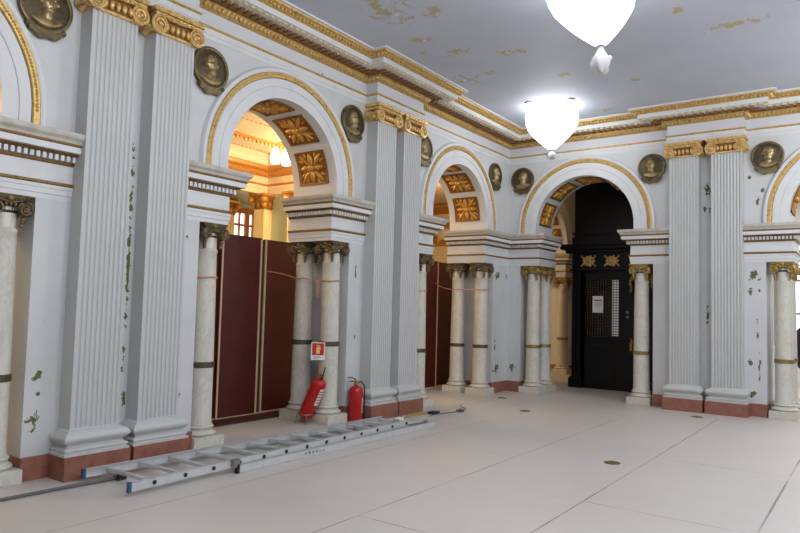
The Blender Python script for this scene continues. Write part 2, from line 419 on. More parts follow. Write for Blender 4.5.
def entablature(name, i0, i1):
    root = D.objects.new(name, None); COL.objects.link(root); struct(root)
    def part(n, mat, prof, extra=None):
        m = MB(); sweep(m, path, prof, i0, i1)
        if extra: extra(m)
        return struct(m.obj(n, mat, root, smooth=20))
    part('architrave', TRIM, [(.006, 4.55), (.006, 4.60), (.014, 4.605), (.014, 4.668)])
    part('gold_fillet', GOLDP, [(.014, 4.668), (.03, 4.678), (.03, 4.694), (.012, 4.702)])
    part('frieze', FRIEZE, [(.004, 4.702), (.004, 4.862)])
    part('egg_moulding', GOLDP, [(.012, 4.862), (.06, 4.882), (.085, 4.915), (.09, 4.945)],
         lambda m: course(m, path, .072, .062, (.046, .05, .072), 4.905, i0, i1, True))
    part('dentil_soffit', BROWN, [(.10, 4.945), (.13, 4.957), (.365, 4.962), (.37, 4.972)])
    m = MB(); course(m, path, .20, .105, (.06, .10, .03), 4.945, i0, i1); struct(m.obj('soffit_block', BROWN, root, smooth=0))
    m = MB(); course(m, path, .352, .10, (.05, .035, .022), 4.951, i0, i1); struct(m.obj('bead_course', Mats['bead'], root, smooth=0))
    part('corona', TRIM, [(.375, 4.958), (.40, 4.962), (.40, 5.03)])
    part('crown_moulding', GOLDP, [(.402, 5.03), (.425, 5.04), (.445, 5.065), (.49, 5.085), (.495, 5.10)],
         lambda m: course(m, path, .448, .06, (.04, .05, .055), 5.062, i0, i1, True))
    part('ceiling_fillet', TRIM, [(.50, 5.10), (.525, 5.103), (.525, 5.126)])
Mats = {'bead': Mat('pale_gilding', (232, 208, 150), .4, .2).m}
entablature('trim_1', 0, 9); entablature('trim_2', 9, 14)

# ---------------------------------------------------------------- imposts
def impost(label, pth, group=None):
    r = thing('impost', label, 'impost')
    def part(n, mat, prof, extra=None):
        m = MB(); sweep(m, pth, prof)
        if extra: extra(m)
        return m.obj(n, mat, r, smooth=20)
    part('architrave', TRIM, [(.002, ZB+.002), (.002, 2.535), (.012, 2.54), (.012, 2.585), (.02, 2.59), (.02, 2.622)])
    part('gold_fillet', OLDG, [(.022, 2.622), (.036, 2.63), (.036, 2.648), (.01, 2.656)])
    part('frieze', TRIM, [(.004, 2.656), (.004, 2.818)])
    part('bed_moulding', OLDG, [(.006, 2.818), (.03, 2.828), (.034, 2.848)])
    m = MB(); course(m, pth, .046, .052, (.032, .05, .05), 2.874); m.obj('dentil_course', TRIM, r, smooth=0)
    part('dentil_back', OLDG, [(.022, 2.848), (.022, 2.90), (.075, 2.905), (.10, 2.925)])
    part('corona', TRIM, [(.105, 2.925), (.135, 2.928), (.135, 2.982)])
    part('gilt_line', OLDG, [(.137, 2.982), (.145, 2.99), (.148, 3.006)])
    part('cyma', WORN, [(.15, 3.006), (.158, 3.03), (.182, 3.055), (.188, 3.075), (.188, 3.1)], None)
    return r
D0 = -TH
impost('white dentilled impost at the photo\'s left edge, beside the first fluted pilaster', [(D0, CA1+IMP), (0, CA1+IMP), (0, P1-ED)])
impost('white dentilled impost between the nearest fluted pilasters and the board-filled arch', [(0, P1+ED), (0, CA2-IMP), (D0, CA2-IMP)])
impost('white dentilled impost above the two columns with the fire sign', [(D0, CA2+IMP), (0, CA2+IMP), (0, P2-ED)])
impost('white dentilled impost just behind the middle fluted pilasters, mostly hidden', [(0, P2+ED), (0, CA3-IMP), (D0, CA3-IMP)])
impost('white dentilled impost wrapping around the inner corner of the room', [(D0, CA3+IMP), (0, CA3+IMP), (0, 0), (CB4-IMP, 0), (CB4-IMP, -D0)])
impost('white dentilled impost between the black doorway and the end-wall pilasters', [(CB4+IMP, -D0), (CB4+IMP, 0), (P3-ED, 0)])
impost('white dentilled impost at the photo\'s right edge, beside the end-wall pilasters', [(P3+ED, 0), (CB5-IMP, 0), (CB5-IMP, -D0)])

# ---------------------------------------------------------------- arches
def arc_sweep(m, W, c, sec, z0=ZI, n=40, zs=ZS):
    rows = []
    def ring(fn): rows.append([W(*fn(R, p)) for R, p in sec])
    ring(lambda R, p: (c+R, p, z0))
    for i in range(n+1):
        t = PI*i/n; ring(lambda R, p: (c+R*math.cos(t), p, zs+R*math.sin(t)))
    ring(lambda R, p: (c-R, p, z0))
    m.grid(rows, close=True)
    m.add(rows[0], [tuple(range(len(sec)))]); m.add(rows[-1], [tuple(range(len(sec)))])
def archway(W, c, label, gold=COFF, band=None):
    r = thing('archway', label, 'arch', W(c, 0, ZI))
    L = W(c, 0, ZI)
    m = MB(); arc_sweep(m, W, c, [(RI, -TH+.002), (RI, .03), (1.07, .03), (1.075, .022), (1.083, .022), (1.087, .034), (1.185, .034), (1.19, -.01), (RI+.012, -.01), (RI+.012, -TH+.002)])
    m.obj('archivolt', TRIM, r, L, 30)
    m = MB(); arc_sweep(m, W, c, [(1.19, 0), (1.19, .036), (1.2, .05), (1.25, .056), (1.262, .045), (1.264, 0)])
    for i in range(130):
        t = PI*(i+.5)/130; q = W(c+1.226*math.cos(t), .05, ZS+1.226*math.sin(t)); m.ball(q, .015, 5, 4)
    m.obj('gold_band', band or GOLDP, r, L, 30)
    m = MB(); arc_sweep(m, W, c, [(1.264, -.01), (1.264, .042), (1.28, .05), (1.31, .045), (1.33, .015), (1.335, -.01)])
    m.obj('outer_rim', TRIM, r, L, 30)
    for k in range(5):
        a0 = PI*k/5 + .062; a1 = PI*(k+1)/5 - .062
        p0, p1 = -TH+.14, -.12
        def P(a, p, h): return W(c+(RI-h)*math.cos(a), p, ZS+(RI-h)*math.sin(a))
        m = MB(); n = 8
        rows = [[P(a0+(a1-a0)*i/n, p, h) for i in range(n+1)] for p, h in ((p0, -.005), (p0, .02), (p0+.03, .02), (p0+.04, .006), (p1-.04, .006), (p1-.03, .02), (p1, .02), (p1, -.005))]
        m.grid(rows)
        for e in (a0, a1-.03):
            rows = [[P(e+.03*i/2, p, h) for i in range(3)] for p, h in ((p0, 0), (p0, .02), (p1, .02), (p1, 0))]; m.grid(rows)
        cp = m.obj('coffer', gold, r, L, 30)
        m = MB(); am = (a0+a1)/2; pm = (p0+p1)/2
        def leaf(t, r0, r1, wd, h):
            pts = [P(am+rr*math.sin(t)/RI, pm+rr*math.cos(t), h*(1 if j != 1 else 1.3)) for j, rr in enumerate((r0, (r0+r1)/2, r1))]
            m.tube(pts, [wd*.6, wd, wd*.35], 7)
        for q in range(4):
            leaf(PI/2*q, .05, .20, .05, .012); leaf(PI/4+PI/2*q, .06, .27, .04, .006)
            for e in (-.3, .3): leaf(PI/4+PI/2*q+e, .17, .25, .026, .004)
        m.ball(P(am, pm, .03), .052, 10, 8)
        m.obj('rosette', COFFR, cp, L, 60)
    return r
archway(WL, CA1, 'white arch cut off at the photo\'s left edge, gold band around it')
archway(WL, CA2, 'large white arch framing the chandelier, above the fire extinguishers')
archway(WL, CA3, 'white arch of the side wall closest to the inner corner, amber coffers')
archway(WB, CB4, 'white arch framing the black wooden doorway', COFF)
archway(WB, CB5, 'white arch cut off at the photo\'s right edge, daylight behind it')

# ---------------------------------------------------------------- spirals and capitals
def spiral(m, c, ax, r0, turns=2.2, sign=1, tr=.013, M=None):
    pts = []; rs = []
    n = int(14*turns)
    for i in range(n+1):
        t = i/n; r = r0*(1-.86*t); a = PI/2 + sign*2*PI*turns*t
        u, v_ = r*math.cos(a), r*math.sin(a)
        q = [c[0], c[1], c[2]]
        q[0 if ax == 1 else 1] += u; q[2] += v_
        pts.append(q); rs.append(tr*(1-.5*t))
    m.tube(pts, rs, 5, M)
def pilaster(W, c, off, label, group):
    """one fluted pilaster; local s measured from its own axis"""
    s0 = c + off; L = W(s0, 0, 0)
    r = thing('fluted_pilaster', label, 'pilaster', L, group)
    hw = PW/2
    def T(s, p, z): return W(s0+s, p, z)
    m = MB(); wbox(m, W, s0-hw, s0+hw, .0, .30, 0, .207); m.obj('plinth', RED, r, L, 0)
    # attic base: stacked rectangular sections with their back on the wall
    prof = [(.082, .207), (.082, .226), (.064, .232), (.06, .238)]
    prof += [(.06+.012*math.sin(PI*i/6), .238+.034*i/6) for i in range(7)]
    prof += [(.05, .275), (.036, .29), (.036, .302), (.056, .308)] + [(.054+.03*math.sin(PI*i/10), .31+.092*i/10) for i in range(11)] + [(.03, .404), (.026, .414), (.01, .422), (.003, .436)]
    sh = hw-PD
    m = MB(); rows = []
    for o, z in prof: rows.append([T(-sh-o, 0, z), T(-sh-o, PROJ+o, z), T(sh+o, PROJ+o, z), T(sh+o, 0, z)])
    m.grid(rows); m.add(rows[0], [(0,1,2,3)]); m.add(rows[-1], [(0,1,2,3)]); m.obj('base', PIL, r, L, 40)
    # fluted shaft
    nf = 9; edge = .018; pitch = (2*sh-2*edge)/nf; poly = [(-sh, 0), (-sh, PROJ), (-sh+edge, PROJ)]
    for k in range(nf):
        x0 = -sh+edge+k*pitch + pitch*.14; x1 = -sh+edge+(k+1)*pitch - pitch*.14; rr = (x1-x0)/2
        poly += [((x0+x1)/2 - rr*math.cos(PI*i/6), PROJ - .95*rr*math.sin(PI*i/6)) for i in range(7)]
    poly += [(sh-edge, PROJ), (sh, PROJ), (sh, 0)]
    z0, z1 = .436, 4.31
    m = MB(); a = [T(s, p, z0) for s, p in poly]; b = [T(s, p, z1) for s, p in poly]; m.grid([a, b], True)
    n = len(poly); m.add(a, [tuple(range(n))]); m.add(b, [tuple(range(n))]); m.obj('shaft', PIL, r, L, 30)
    # capital
    m = MB()
    wbox(m, W, s0-sh-.015, s0+sh+.015, 0, PROJ+.015, 4.30, 4.325)
    mb2 = MB(); wbox(mb2, W, s0-sh-.006, s0+sh+.006, 0, PROJ+.004, 4.322, 4.47)
    mb2.obj('necking', BROWN, r, L, 0)
    wbox(m, W, s0-sh-.05, s0+sh+.05, 0, PROJ+.06, 4.46, 4.50); wbox(m, W, s0-sh-.07, s0+sh+.07, 0, PROJ+.075, 4.505, 4.552)
    for k in range(5):
        m.ball(T(-.13+.065*k, PROJ+.025, 4.385), (.027, .027, .045), 8, 6)
    for k in range(9): m.ball(T(-.2+.05*k, PROJ+.062, 4.48), .019, 6, 4)
    for k in range(6): m.ball(T(-.2+.08*k, PROJ+.07, 4.53), .02, 6, 4)
    for sg in (-1, 1):
        cs = sg*(sh-.005)
        q0 = Vector(T(cs, .02, 4.385)); q1 = Vector(T(cs, PROJ+.045, 4.385)); ax = (q1-q0)
        M = Matrix.Translation(q0) @ ax.to_track_quat('Z', 'Y').to_matrix().to_4x4()
        m.lathe([(.09, 0), (.09, ax.length*.12), (.066, ax.length*.4), (.066, ax.length*.6), (.094, ax.length*.9), (.094, ax.length*1.04), (.078, ax.length*1.04), (.074, ax.length*.97)], 20, M)
        pts = []; rs = []
        for i in range(33):
            t = i/32; rr = .086*(1-.85*t); an = PI/2 - sg*2*PI*2.2*t
            pts.append(T(cs+rr*math.cos(an), PROJ+.05, 4.385+rr*math.sin(an))); rs.append(.015*(1-.35*t))
        m.tube(pts, rs, 6); m.ball(T(cs, PROJ+.055, 4.385), .024, 8, 6)
        m.tube([T(cs*.98, PROJ+.045, 4.475), T(0, PROJ+.045, 4.462)], .012, 5)
        for k in range(4): m.ball(T(cs+sg*.08, .05+.045*k, 4.35), .022, 6, 4)
    m.obj('capital', GOLD, r, L, 50)
    return r
OFF = PG/2 + PW/2
G = 'fluted pilasters of the hall'
pilaster(WL, P1, -OFF, 'nearest fluted white pilaster, its plinth touching the ladder\'s near end', G)
pilaster(WL, P1, OFF, 'fluted white pilaster between the nearest pilaster and the board-filled arch', G)
pilaster(WL, P2, -OFF, 'fluted white pilaster right beside the upright fire extinguisher', G)
pilaster(WL, P2, OFF, 'fluted white pilaster behind the one beside the upright extinguisher', G)
pilaster(WB, P3, -OFF, 'fluted white end-wall pilaster on the black doorway\'s side', G)
pilaster(WB, P3, OFF, 'fluted white end-wall pilaster on the side of the daylit arch', G)

# ---------------------------------------------------------------- marble columns
def make_column(label, cat='column', capmat=None):
    r = thing('marble_column', label, cat, (0,0,0), 'marble columns of the arches')
    m = MB(); m.rects([(-.004, 0), (0, .004), (0, .115), (-.006, .122)], .203, .203); m.obj('plinth', MARBLE, r, smooth=0)
    tor = lambda R, a, z, h, n=8: [(R + a*math.sin(PI*i/n), z + h*i/n) for i in range(n+1)]
    m = MB(); m.lathe([(.17, .122)] + tor(.168, .026, .124, .048) + [(.162, .176), (.152, .186), (.158, .198)] + tor(.15, .018, .2, .032) + [(.15, .236), (.148, .25)], 32); m.obj('base', MARBLE, r, smooth=50)
    m = MB(); m.lathe([(.148, .25), (.139, .275), (.137, .6)] + [(.137-.017*(i/8)**1.4, .6+1.56*i/8) for i in range(9)] + [(.127, 2.17), (.127, 2.19), (.118, 2.197), (.113, 2.21), (.113, 2.42)], 32); m.obj('shaft', MARBLE, r, smooth=50)
    m = MB(); m.lathe([(.136, .87), (.146, .874), (.146, .932), (.136, .936)], 32); m.obj('band', BAND, r, smooth=30)
    m = MB()
    m2 = MB(); m2.lathe([(.113, 2.33), (.118, 2.335), (.118, 2.35), (.113, 2.355), (.113, 2.385), (.13, 2.395), (.142, 2.44), (.1, 2.445)], 24); m2.rects([(-.03, 2.42), (-.03, 2.46)], .158, .158); m2.obj('echinus', GAPSHADE, r, smooth=50)  # dark core paints the shade in the gap between volutes and abacus
    m.lathe([(.114, 2.395), (.135, 2.405), (.15, 2.425), (.13, 2.435), (.05, 2.44)], 24)
    m.rects([(-.03, 2.432), (-.01, 2.45), (0.0, 2.468), (.008, 2.488)], .158, .158)
    for q in range(4):
        M = Matrix.Rotation(PI/2*q, 4, 'Z')
        for sg in (-1, 1):
            cc = (sg*.116, -.166, 2.368)
            m.lathe([(.058, 0), (.058, .02), (.05, .022)], 16, M @ Matrix.Translation((cc[0], -.148, cc[2])) @ Matrix.Rotation(-PI/2, 4, 'X'))
            spiral(m, (cc[0], -.168, cc[2]), 1, .062, 2, -sg, .014, M); m.ball((cc[0], -.17, cc[2]), .018, 7, 6, M)
            for k in range(3): m.ball((sg*(.118-.004*k), -.122+.004*k, 2.285-.03*k), (.024-.003*k, .022-.003*k, .022), 8, 6, M)
        m.tube([(-.1, -.15, 2.437), (0, -.14, 2.418), (.1, -.15, 2.437)], .012, 5, M)
        for k in (-1, 0, 1): m.ball((.04*k, -.142, 2.405), (.018, .02, .024), 7, 5, M)
        m.ball((0, -.15, 2.455), (.03, .02, .03), 7, 5, M)
    c = m.obj('capital', capmat or ANT, r, smooth=50)
    return r
base_col = make_column('white marble column at the photo\'s left edge, under the first impost')
base_col.location = (-.137, CA1+1.074, 0)
def put_col(x, y, label, cap=None, lift=0):
    c = copy_tree(base_col); c.location = (x, y, 0); c['label'] = label
    if lift:
        for ch in c.children:
            if ch.name.startswith('band'): ch.location.z += lift
    if cap:
        for ch in c.children:
            if ch.name.startswith('capital'):
                ch.data = ch.data.copy(); ch.data.materials[0] = cap
            if ch.name.startswith('band'):
                ch.data = ch.data.copy(); ch.data.materials[0] = BANDG
    return c
FX, RX = -.137, -.65
put_col(FX, CA2-1.074, 'white marble column right next to the nearest pair of fluted pilasters')
put_col(FX, CA2+1.074, 'white marble column the tilted fire extinguisher leans on', None, .17)
put_col(RX, CA2+1.074, 'white marble column against the dark red boards, behind the tilted extinguisher', None, .17)
put_col(FX, CA3-1.074, 'white marble column half hidden behind the middle fluted pilasters')
put_col(FX, CA3+1.074, 'white marble column under the corner impost, in front of its twin')
put_col(RX, CA3+1.074, 'white marble column beside the dark boards nearest the room corner')
put_col(CB4-1.048, .14, 'marble column just past the room corner, nearer of the black doorway\'s pair', ANTG)
put_col(CB4-1.048, .65, 'marble column tucked behind another at the black doorway\'s corner side', ANTG)
put_col(CB4+1.048, .14, 'marble column between the black doorway and the end-wall pilasters', ANTG)
put_col(CB5-1.048, .14, 'marble column at the photo\'s right edge, front of the daylit arch', ANTG)
put_col(CB5-1.048, .65, 'marble column peeping out behind the column at the photo\'s right edge', ANTG)

# ---------------------------------------------------------------- portrait medallions
def medallion(W, s, label, z=4.215, beard=True, fat=1.0):
    L = W(s, 0, z); r = thing('portrait_medallion', label, 'medallion', L, 'bronze portrait medallions')
    def T(a, p, h): return W(s+a, p, z+h)
    def disc(m, prof, n=32):
        rows = [[T(R*math.cos(2*PI*k/n), p, R*math.sin(2*PI*k/n)) for k in range(n)] for R, p in prof]
        m.grid(rows, True); m.add(rows[-1], [tuple(range(n))])
    m = MB(); disc(m, [(.225, .0), (.225, .03), (.2, .035), (.02, .03)]); m.obj('disc', BRONZED, r, L, 40)
    m = MB(); disc(m, [(.242, 0), (.246, .03), (.238, .05), (.222, .054), (.208, .05), (.204, .03), (.2, .02)]); m.obj('rim', BRONZE, r, L, 40)
    m = MB(); k = fat; rnd = random.Random(int(abs(s*10)))
    tilt = rnd.uniform(-.02, .02)
    bl = [(0, .045, .078*k, .115, .075), (0, .085, .082*k, .075, .07), (0, -.03, .06*k, .06, .07), (0, -.085, .05, .06, .05), (0, -.16, .17, .075, .05), (-.09, -.15, .08, .06, .045), (.09, -.15, .08, .06, .045),
          (-.08*k, .035, .016, .032, .05), (.08*k, .035, .016, .032, .05)]
    if beard: bl += [(0, -.055, .062*k, .075, .082)]
    def relief(a, z):
        h = 0
        for a0, z0, ra, rz, rp in bl:
            q = 1-((a-a0-tilt)/ra)**2-((z-z0)/rz)**2
            if q > 0: h = max(h, rp*math.sqrt(q))
        g = lambda a0, z0, sa, sz: math.exp(-((a-tilt-a0)/sa)**2-((z-z0)/sz)**2)
        h += .026*g(0, .035, .011, .028) + .012*g(-.03, .078, .022, .008) + .012*g(.03, .078, .022, .008) - .022*g(-.03, .058, .016, .011) - .022*g(.03, .058, .016, .011)
        h += .012*g(0, -.012, .03, .006) - .012*g(0, -.022, .024, .005) + .006*g(0, -.03, .022, .006)
        if abs(a) > .03 and z > .09: h += .004*math.sin(90*a+40*z)
        return .028 + h*.85*max(0, min(1, (.205-math.hypot(a, z))/.02))
    N = 44; rows = []
    for i in range(N+1):
        hz = -.2+.4*i/N; hwid = math.sqrt(max(0, .204**2-hz*hz))
        rows.append([T(-hwid+2*hwid*j/N, relief(-hwid+2*hwid*j/N, hz), hz) for j in range(N+1)])
    m.grid(rows)
    m.obj('bust', BRONZEL, r, L, 60)
    m = MB(); rows = []
    for i in range(13):
        a = -.6 + 1.2*i/12; wv = .012*math.sin(i*1.1)
        rows.append([T(.262*math.sin(a), p, -.262*math.cos(a)+h+wv) for p, h in ((.02, .032), (.055, .03), (.055, -.03), (.02, -.032))])
    m.grid(rows, True); m.add(rows[0], [(0,1,2,3)]); m.add(rows[-1], [(0,1,2,3)])
    for sg in (-1, 1): m.ball(T(sg*.16, .045, -.2), .028, 8, 6)
    m.obj('ribbon', BRONZE, r, L, 40)
def _place(c, W, ra, rp, rh):
    A = Vector(W(ra, 0, 0)); B = Vector(W(0, rp, 0)); Cc = Vector(W(0, 0, rh))
    return Matrix(((A.x, B.x, Cc.x, c[0]), (A.y, B.y, Cc.y, c[1]), (A.z, B.z, Cc.z, c[2]), (0, 0, 0, 1)))
medallion(WL, CA1+1.26, 'round bronze portrait beside the nearest fluted pilaster\'s capital, cut by the photo\'s top', beard=False)
medallion(WL, CA2-1.25, 'round bronze portrait half hidden behind the nearest fluted pilasters')
medallion(WL, CA2+1.25, 'round bronze portrait between the chandelier arch and the middle pilasters')
medallion(WL, CA3-1.26, 'thin sliver of a bronze portrait behind the middle pilasters\' capital')
medallion(WL, CA3+1.26, 'narrow bronze portrait on the side wall right beside the inner corner')
medallion(WB, CB4-1.25, 'round bronze portrait on the end wall right beside the inner corner')
medallion(WB, CB4+1.26, 'round bronze bearded portrait between the black doorway\'s arch and the pilasters')
medallion(WB, CB5-1.25, 'round bronze portrait of a broad face, between pilasters and the photo\'s right edge', beard=False, fat=1.15)

# ---------------------------------------------------------------- wrapped ceiling lamps
def ceiling_lamp(x, y, label, seed, lean=(0, 0), tail=1.0):
    rnd = random.Random(seed)
    r = thing('ceiling_lamp', label, 'lamp', (x, y, ZC), 'bag wrapped ceiling lamps')
    prof = [(.39, 0), (.425, -.03), (.445, -.12), (.45, -.2), (.44, -.28), (.40, -.39), (.315, -.50), (.215, -.60), (.105, -.70), (.035, -.755)]
    LX_ = lambda z: lean[0]*(-z/.755); LY_ = lambda z: lean[1]*(-z/.755)
    n = 40; rows = []
    ph = [rnd.uniform(0, 6.28) for _ in range(4)]
    for i, (R, z) in enumerate(prof):
        f = .012 + .03*(i/len(prof))
        rows.append([(R*(1+f*math.sin(7*t+ph[0])+f*.7*math.sin(11*t+ph[1]))*math.cos(t)+LX_(z), R*(1+f*math.sin(7*t+ph[0])+f*.7*math.sin(11*t+ph[1]))*math.sin(t)+LY_(z), z) for t in [2*PI*k/n for k in range(n)]])
    m = MB(); m.grid(rows, True); m.add(rows[-1], [tuple(range(n))]); m.obj('plastic_bag', BAG, r, smooth=60)
    m = MB(); tp = [(r_*(.6+.4*tail), -.75-(-.75-z_)*tail) for r_, z_ in ((.035, -.75), (.03, -.78), (.045, -.82), (.075, -.88), (.098, -.94), (.092, -.99), (.06, -1.03), (.02, -1.02))]
    rows = []
    for i, (R, z) in enumerate(tp):
        rows.append([(R*(1+.28*math.sin(5*t+ph[2])*(i/7)+.15*math.sin(9*t+ph[3]))*math.cos(t)+lean[0], R*(1+.28*math.sin(5*t+ph[2])*(i/7))*math.sin(t)+lean[1], z+.02*math.sin(3*t+ph[0])*(i/7)) for t in [2*PI*k/20 for k in range(20)]])
    m.grid(rows, True); m.add(rows[-1], [tuple(range(20))]); m.ball((.09*tail+lean[0], lean[1], -.75-.15*tail), (.035, .03, .03), 7, 5); m.obj('knotted_tail', TAIL, r, smooth=70)
    m = MB(); m.lathe([(.034, -.762), (.044, -.757), (.044, -.742), (.036, -.737)], 12, Matrix.Translation((lean[0], lean[1], 0))); m.obj('tie', GREYP, r)
    for k in range(4):
        a = PI/4 + k*PI/2 + .3
        m = MB(); m.box((.40, -.05, -.022), (.53, .05, -.002), Matrix.Rotation(a, 4, 'Z')); m.obj('bracket', STEEL, r, smooth=0)
    return r
ceiling_lamp(3.64, -5.62, 'white plastic-wrapped ceiling lamp cut by the photo\'s top, with a long knotted tail', 3, (.12, .13))
ceiling_lamp(1.53, -1.52, 'white plastic-wrapped ceiling lamp wholly in view, near the inner corner', 5, (0, .03), .55)

# ---------------------------------------------------------------- dark red boards closing the side arches
def board(x, y0, y1, z1, label, strips=(True, True)):
    r = thing('hoarding_board', label, 'board', (x, (y0+y1)/2, 0), 'dark red boards in the arches')
    L = (x, (y0+y1)/2, 0)
    MB().box((x-.018, y0, .03), (x, y1, z1)).obj('panel', BOARD, r, L, 0)
    for on, y in zip(strips, (y0+.012, y1-.012)):
        if on: MB().box((x, y-.012, .03), (x+.016, y+.012, z1)).obj('edge_batten', PINE, r, L, 0)
    MB().box((x-.02, y0, z1), (x+.01, y1, z1+.02)).obj('top_rail', DARKWOOD, r, L, 0)
    MB().box((x-.02, y0, 0), (x+.03, y1, .03)).obj('bottom_rail', PINE, r, L, 0)
    return r
b1 = board(-1.25, -6.20, -5.475, 2.535, 'dark red board with pale edges standing in the fire extinguishers\' arch', (True, True))
board(-1.30, -5.38, -4.55, 2.53, 'dark red board disappearing behind the tilted extinguisher\'s columns', (False, False))
MB().box((-1.285, -5.475, .03), (-1.26, -5.385, 2.535)).obj('gap_shade_strip', DARKWOOD, b1, (-1.25, (-6.20-5.475)/2, 0), 0)  # dark filler strip, paints the shaded gap between the two boards
MB().box((-1.26, -5.405, .03), (-1.236, -5.38, 2.535)).obj('edge_batten', PINE, b1, (-1.25, (-6.20-5.475)/2, 0), 0)
board(-1.30, -7.4, -6.16, 2.53, 'dark brown-red board sliver right beside the nearest single marble column', (False, False))
board(-1.25, -1.75, -.66, 2.535, 'red board sliver with a pale edge beside the middle pilasters', (False, True))
board(-1.30, -.62, .3, 2.53, 'dark red board behind the corner impost\'s pair of columns', (False, False))
tag(MB().box((-1.22, -7.35, 0), (-.88, -4.6, .022)).obj('threshold_board', DARKWOOD, None, (-1, -6, 0), 0), 'low dark threshold strip lying along the foot of the extinguisher arch\'s boards', 'threshold')

# tapes tied round the columns
def rope(name, label, pts, mat=TAPE, r=.009):
    o = MB().tube(pts, r, 6).obj(name, mat, None, pts[0]); return tag(o, label, 'tape')
def ringpts(x, y, r, z, a0=0, a1=2*PI, n=20): return [(x+r*math.cos(a0+(a1-a0)*i/n), y+r*math.sin(a0+(a1-a0)*i/n), z+.006*math.sin(i)) for i in range(n+1)]
rope('tied_tape', 'thin pink tape tied around the single column by the nearest pilasters', ringpts(FX, CA2-1.074, .135, 1.88))
y = CA2+1.074
rope('tied_tape', 'pink tape strung from the red boards across the fire-sign columns, one end dangling',
     [(-1.225, -5.36, 2.08), (-.95, -5.35, 2.04), (-.74, -5.32, 1.99)] + ringpts(RX, y, .137, 1.975, -2.2, -.9, 8) + [(-.45, -5.30, 1.96), (-.3, -5.315, 1.95)]
     + [(-.26, -5.325, 1.70), (-.25, -5.33, 1.72), (-.25, -5.33, 1.93)] + ringpts(FX, y, .137, 1.94, -2.2, .6, 10))
y = CA3+1.074
rope('tied_tape', 'pink tape sagging from the boards to the corner pair of columns',
     [(-1.225, -.78, 2.12), (-1.1, -.85, 2.05), (-.9, -.95, 2.0)] + ringpts(RX, y, .137, 1.975, -2.4, -.9, 8) + ringpts(FX, y, .137, 1.975, -2.2, .5, 10))
rope('tied_tape', 'thin pink tape around the column half hidden by the middle pilasters', ringpts(FX, CA3-1.074, .135, 1.88))

# ---------------------------------------------------------------- fire sign on the column
y = CA2+1.074
dv = Vector((.663, -.748, 0)); lv = Vector((-.748, -.663, 0))
sc = Vector((FX, y, .975)) + dv*.152 + lv*.145
Ms = Matrix((( -lv.x, dv.x*-1, 0, sc.x), (-lv.y, dv.y*-1, 0, sc.y), (0, 0, 1, sc.z), (0, 0, 0, 1)))   # local x right, -y out
sg = thing('fire_extinguisher_sign', 'small red and white extinguisher sign fixed between the two columns', 'sign', sc)
def sbox(lo, hi, name, mat): return MB().box(lo, hi, Ms).obj(name, mat, sg, sc, 0)
sbox((-.095, 0, -.12), (.095, .006, .12), 'plate', WHITEP)
sbox((-.08, -.002, -.055), (.08, .001, .108), 'red_field', SIGNR)
m = MB(); m.lathe([(.024, -.035), (.026, -.03), (.026, .045), (.016, .06), (.008, .064), (.008, .08)], 14, Ms @ Matrix.Translation((0, -.001, 0)) @ Matrix.Diagonal((1, .12, 1, 1)))
m.box((-.02, -.004, .074), (.02, -.001, .084), Ms); m.tube([(.01, -.004, .07), (.03, -.004, .06), (.036, -.004, .02)], .004, 5, Ms)
m.obj('pictogram', YELLOW, sg, sc)
m = MB()
for i, (a, b) in enumerate(((-.07, .03), (-.06, .05), (-.07, .0))): m.box((a, -.002, -.078-.014*i), (b, .001, -.072-.014*i), Ms)
m.obj('small_print', GREYP, sg, sc, 0)

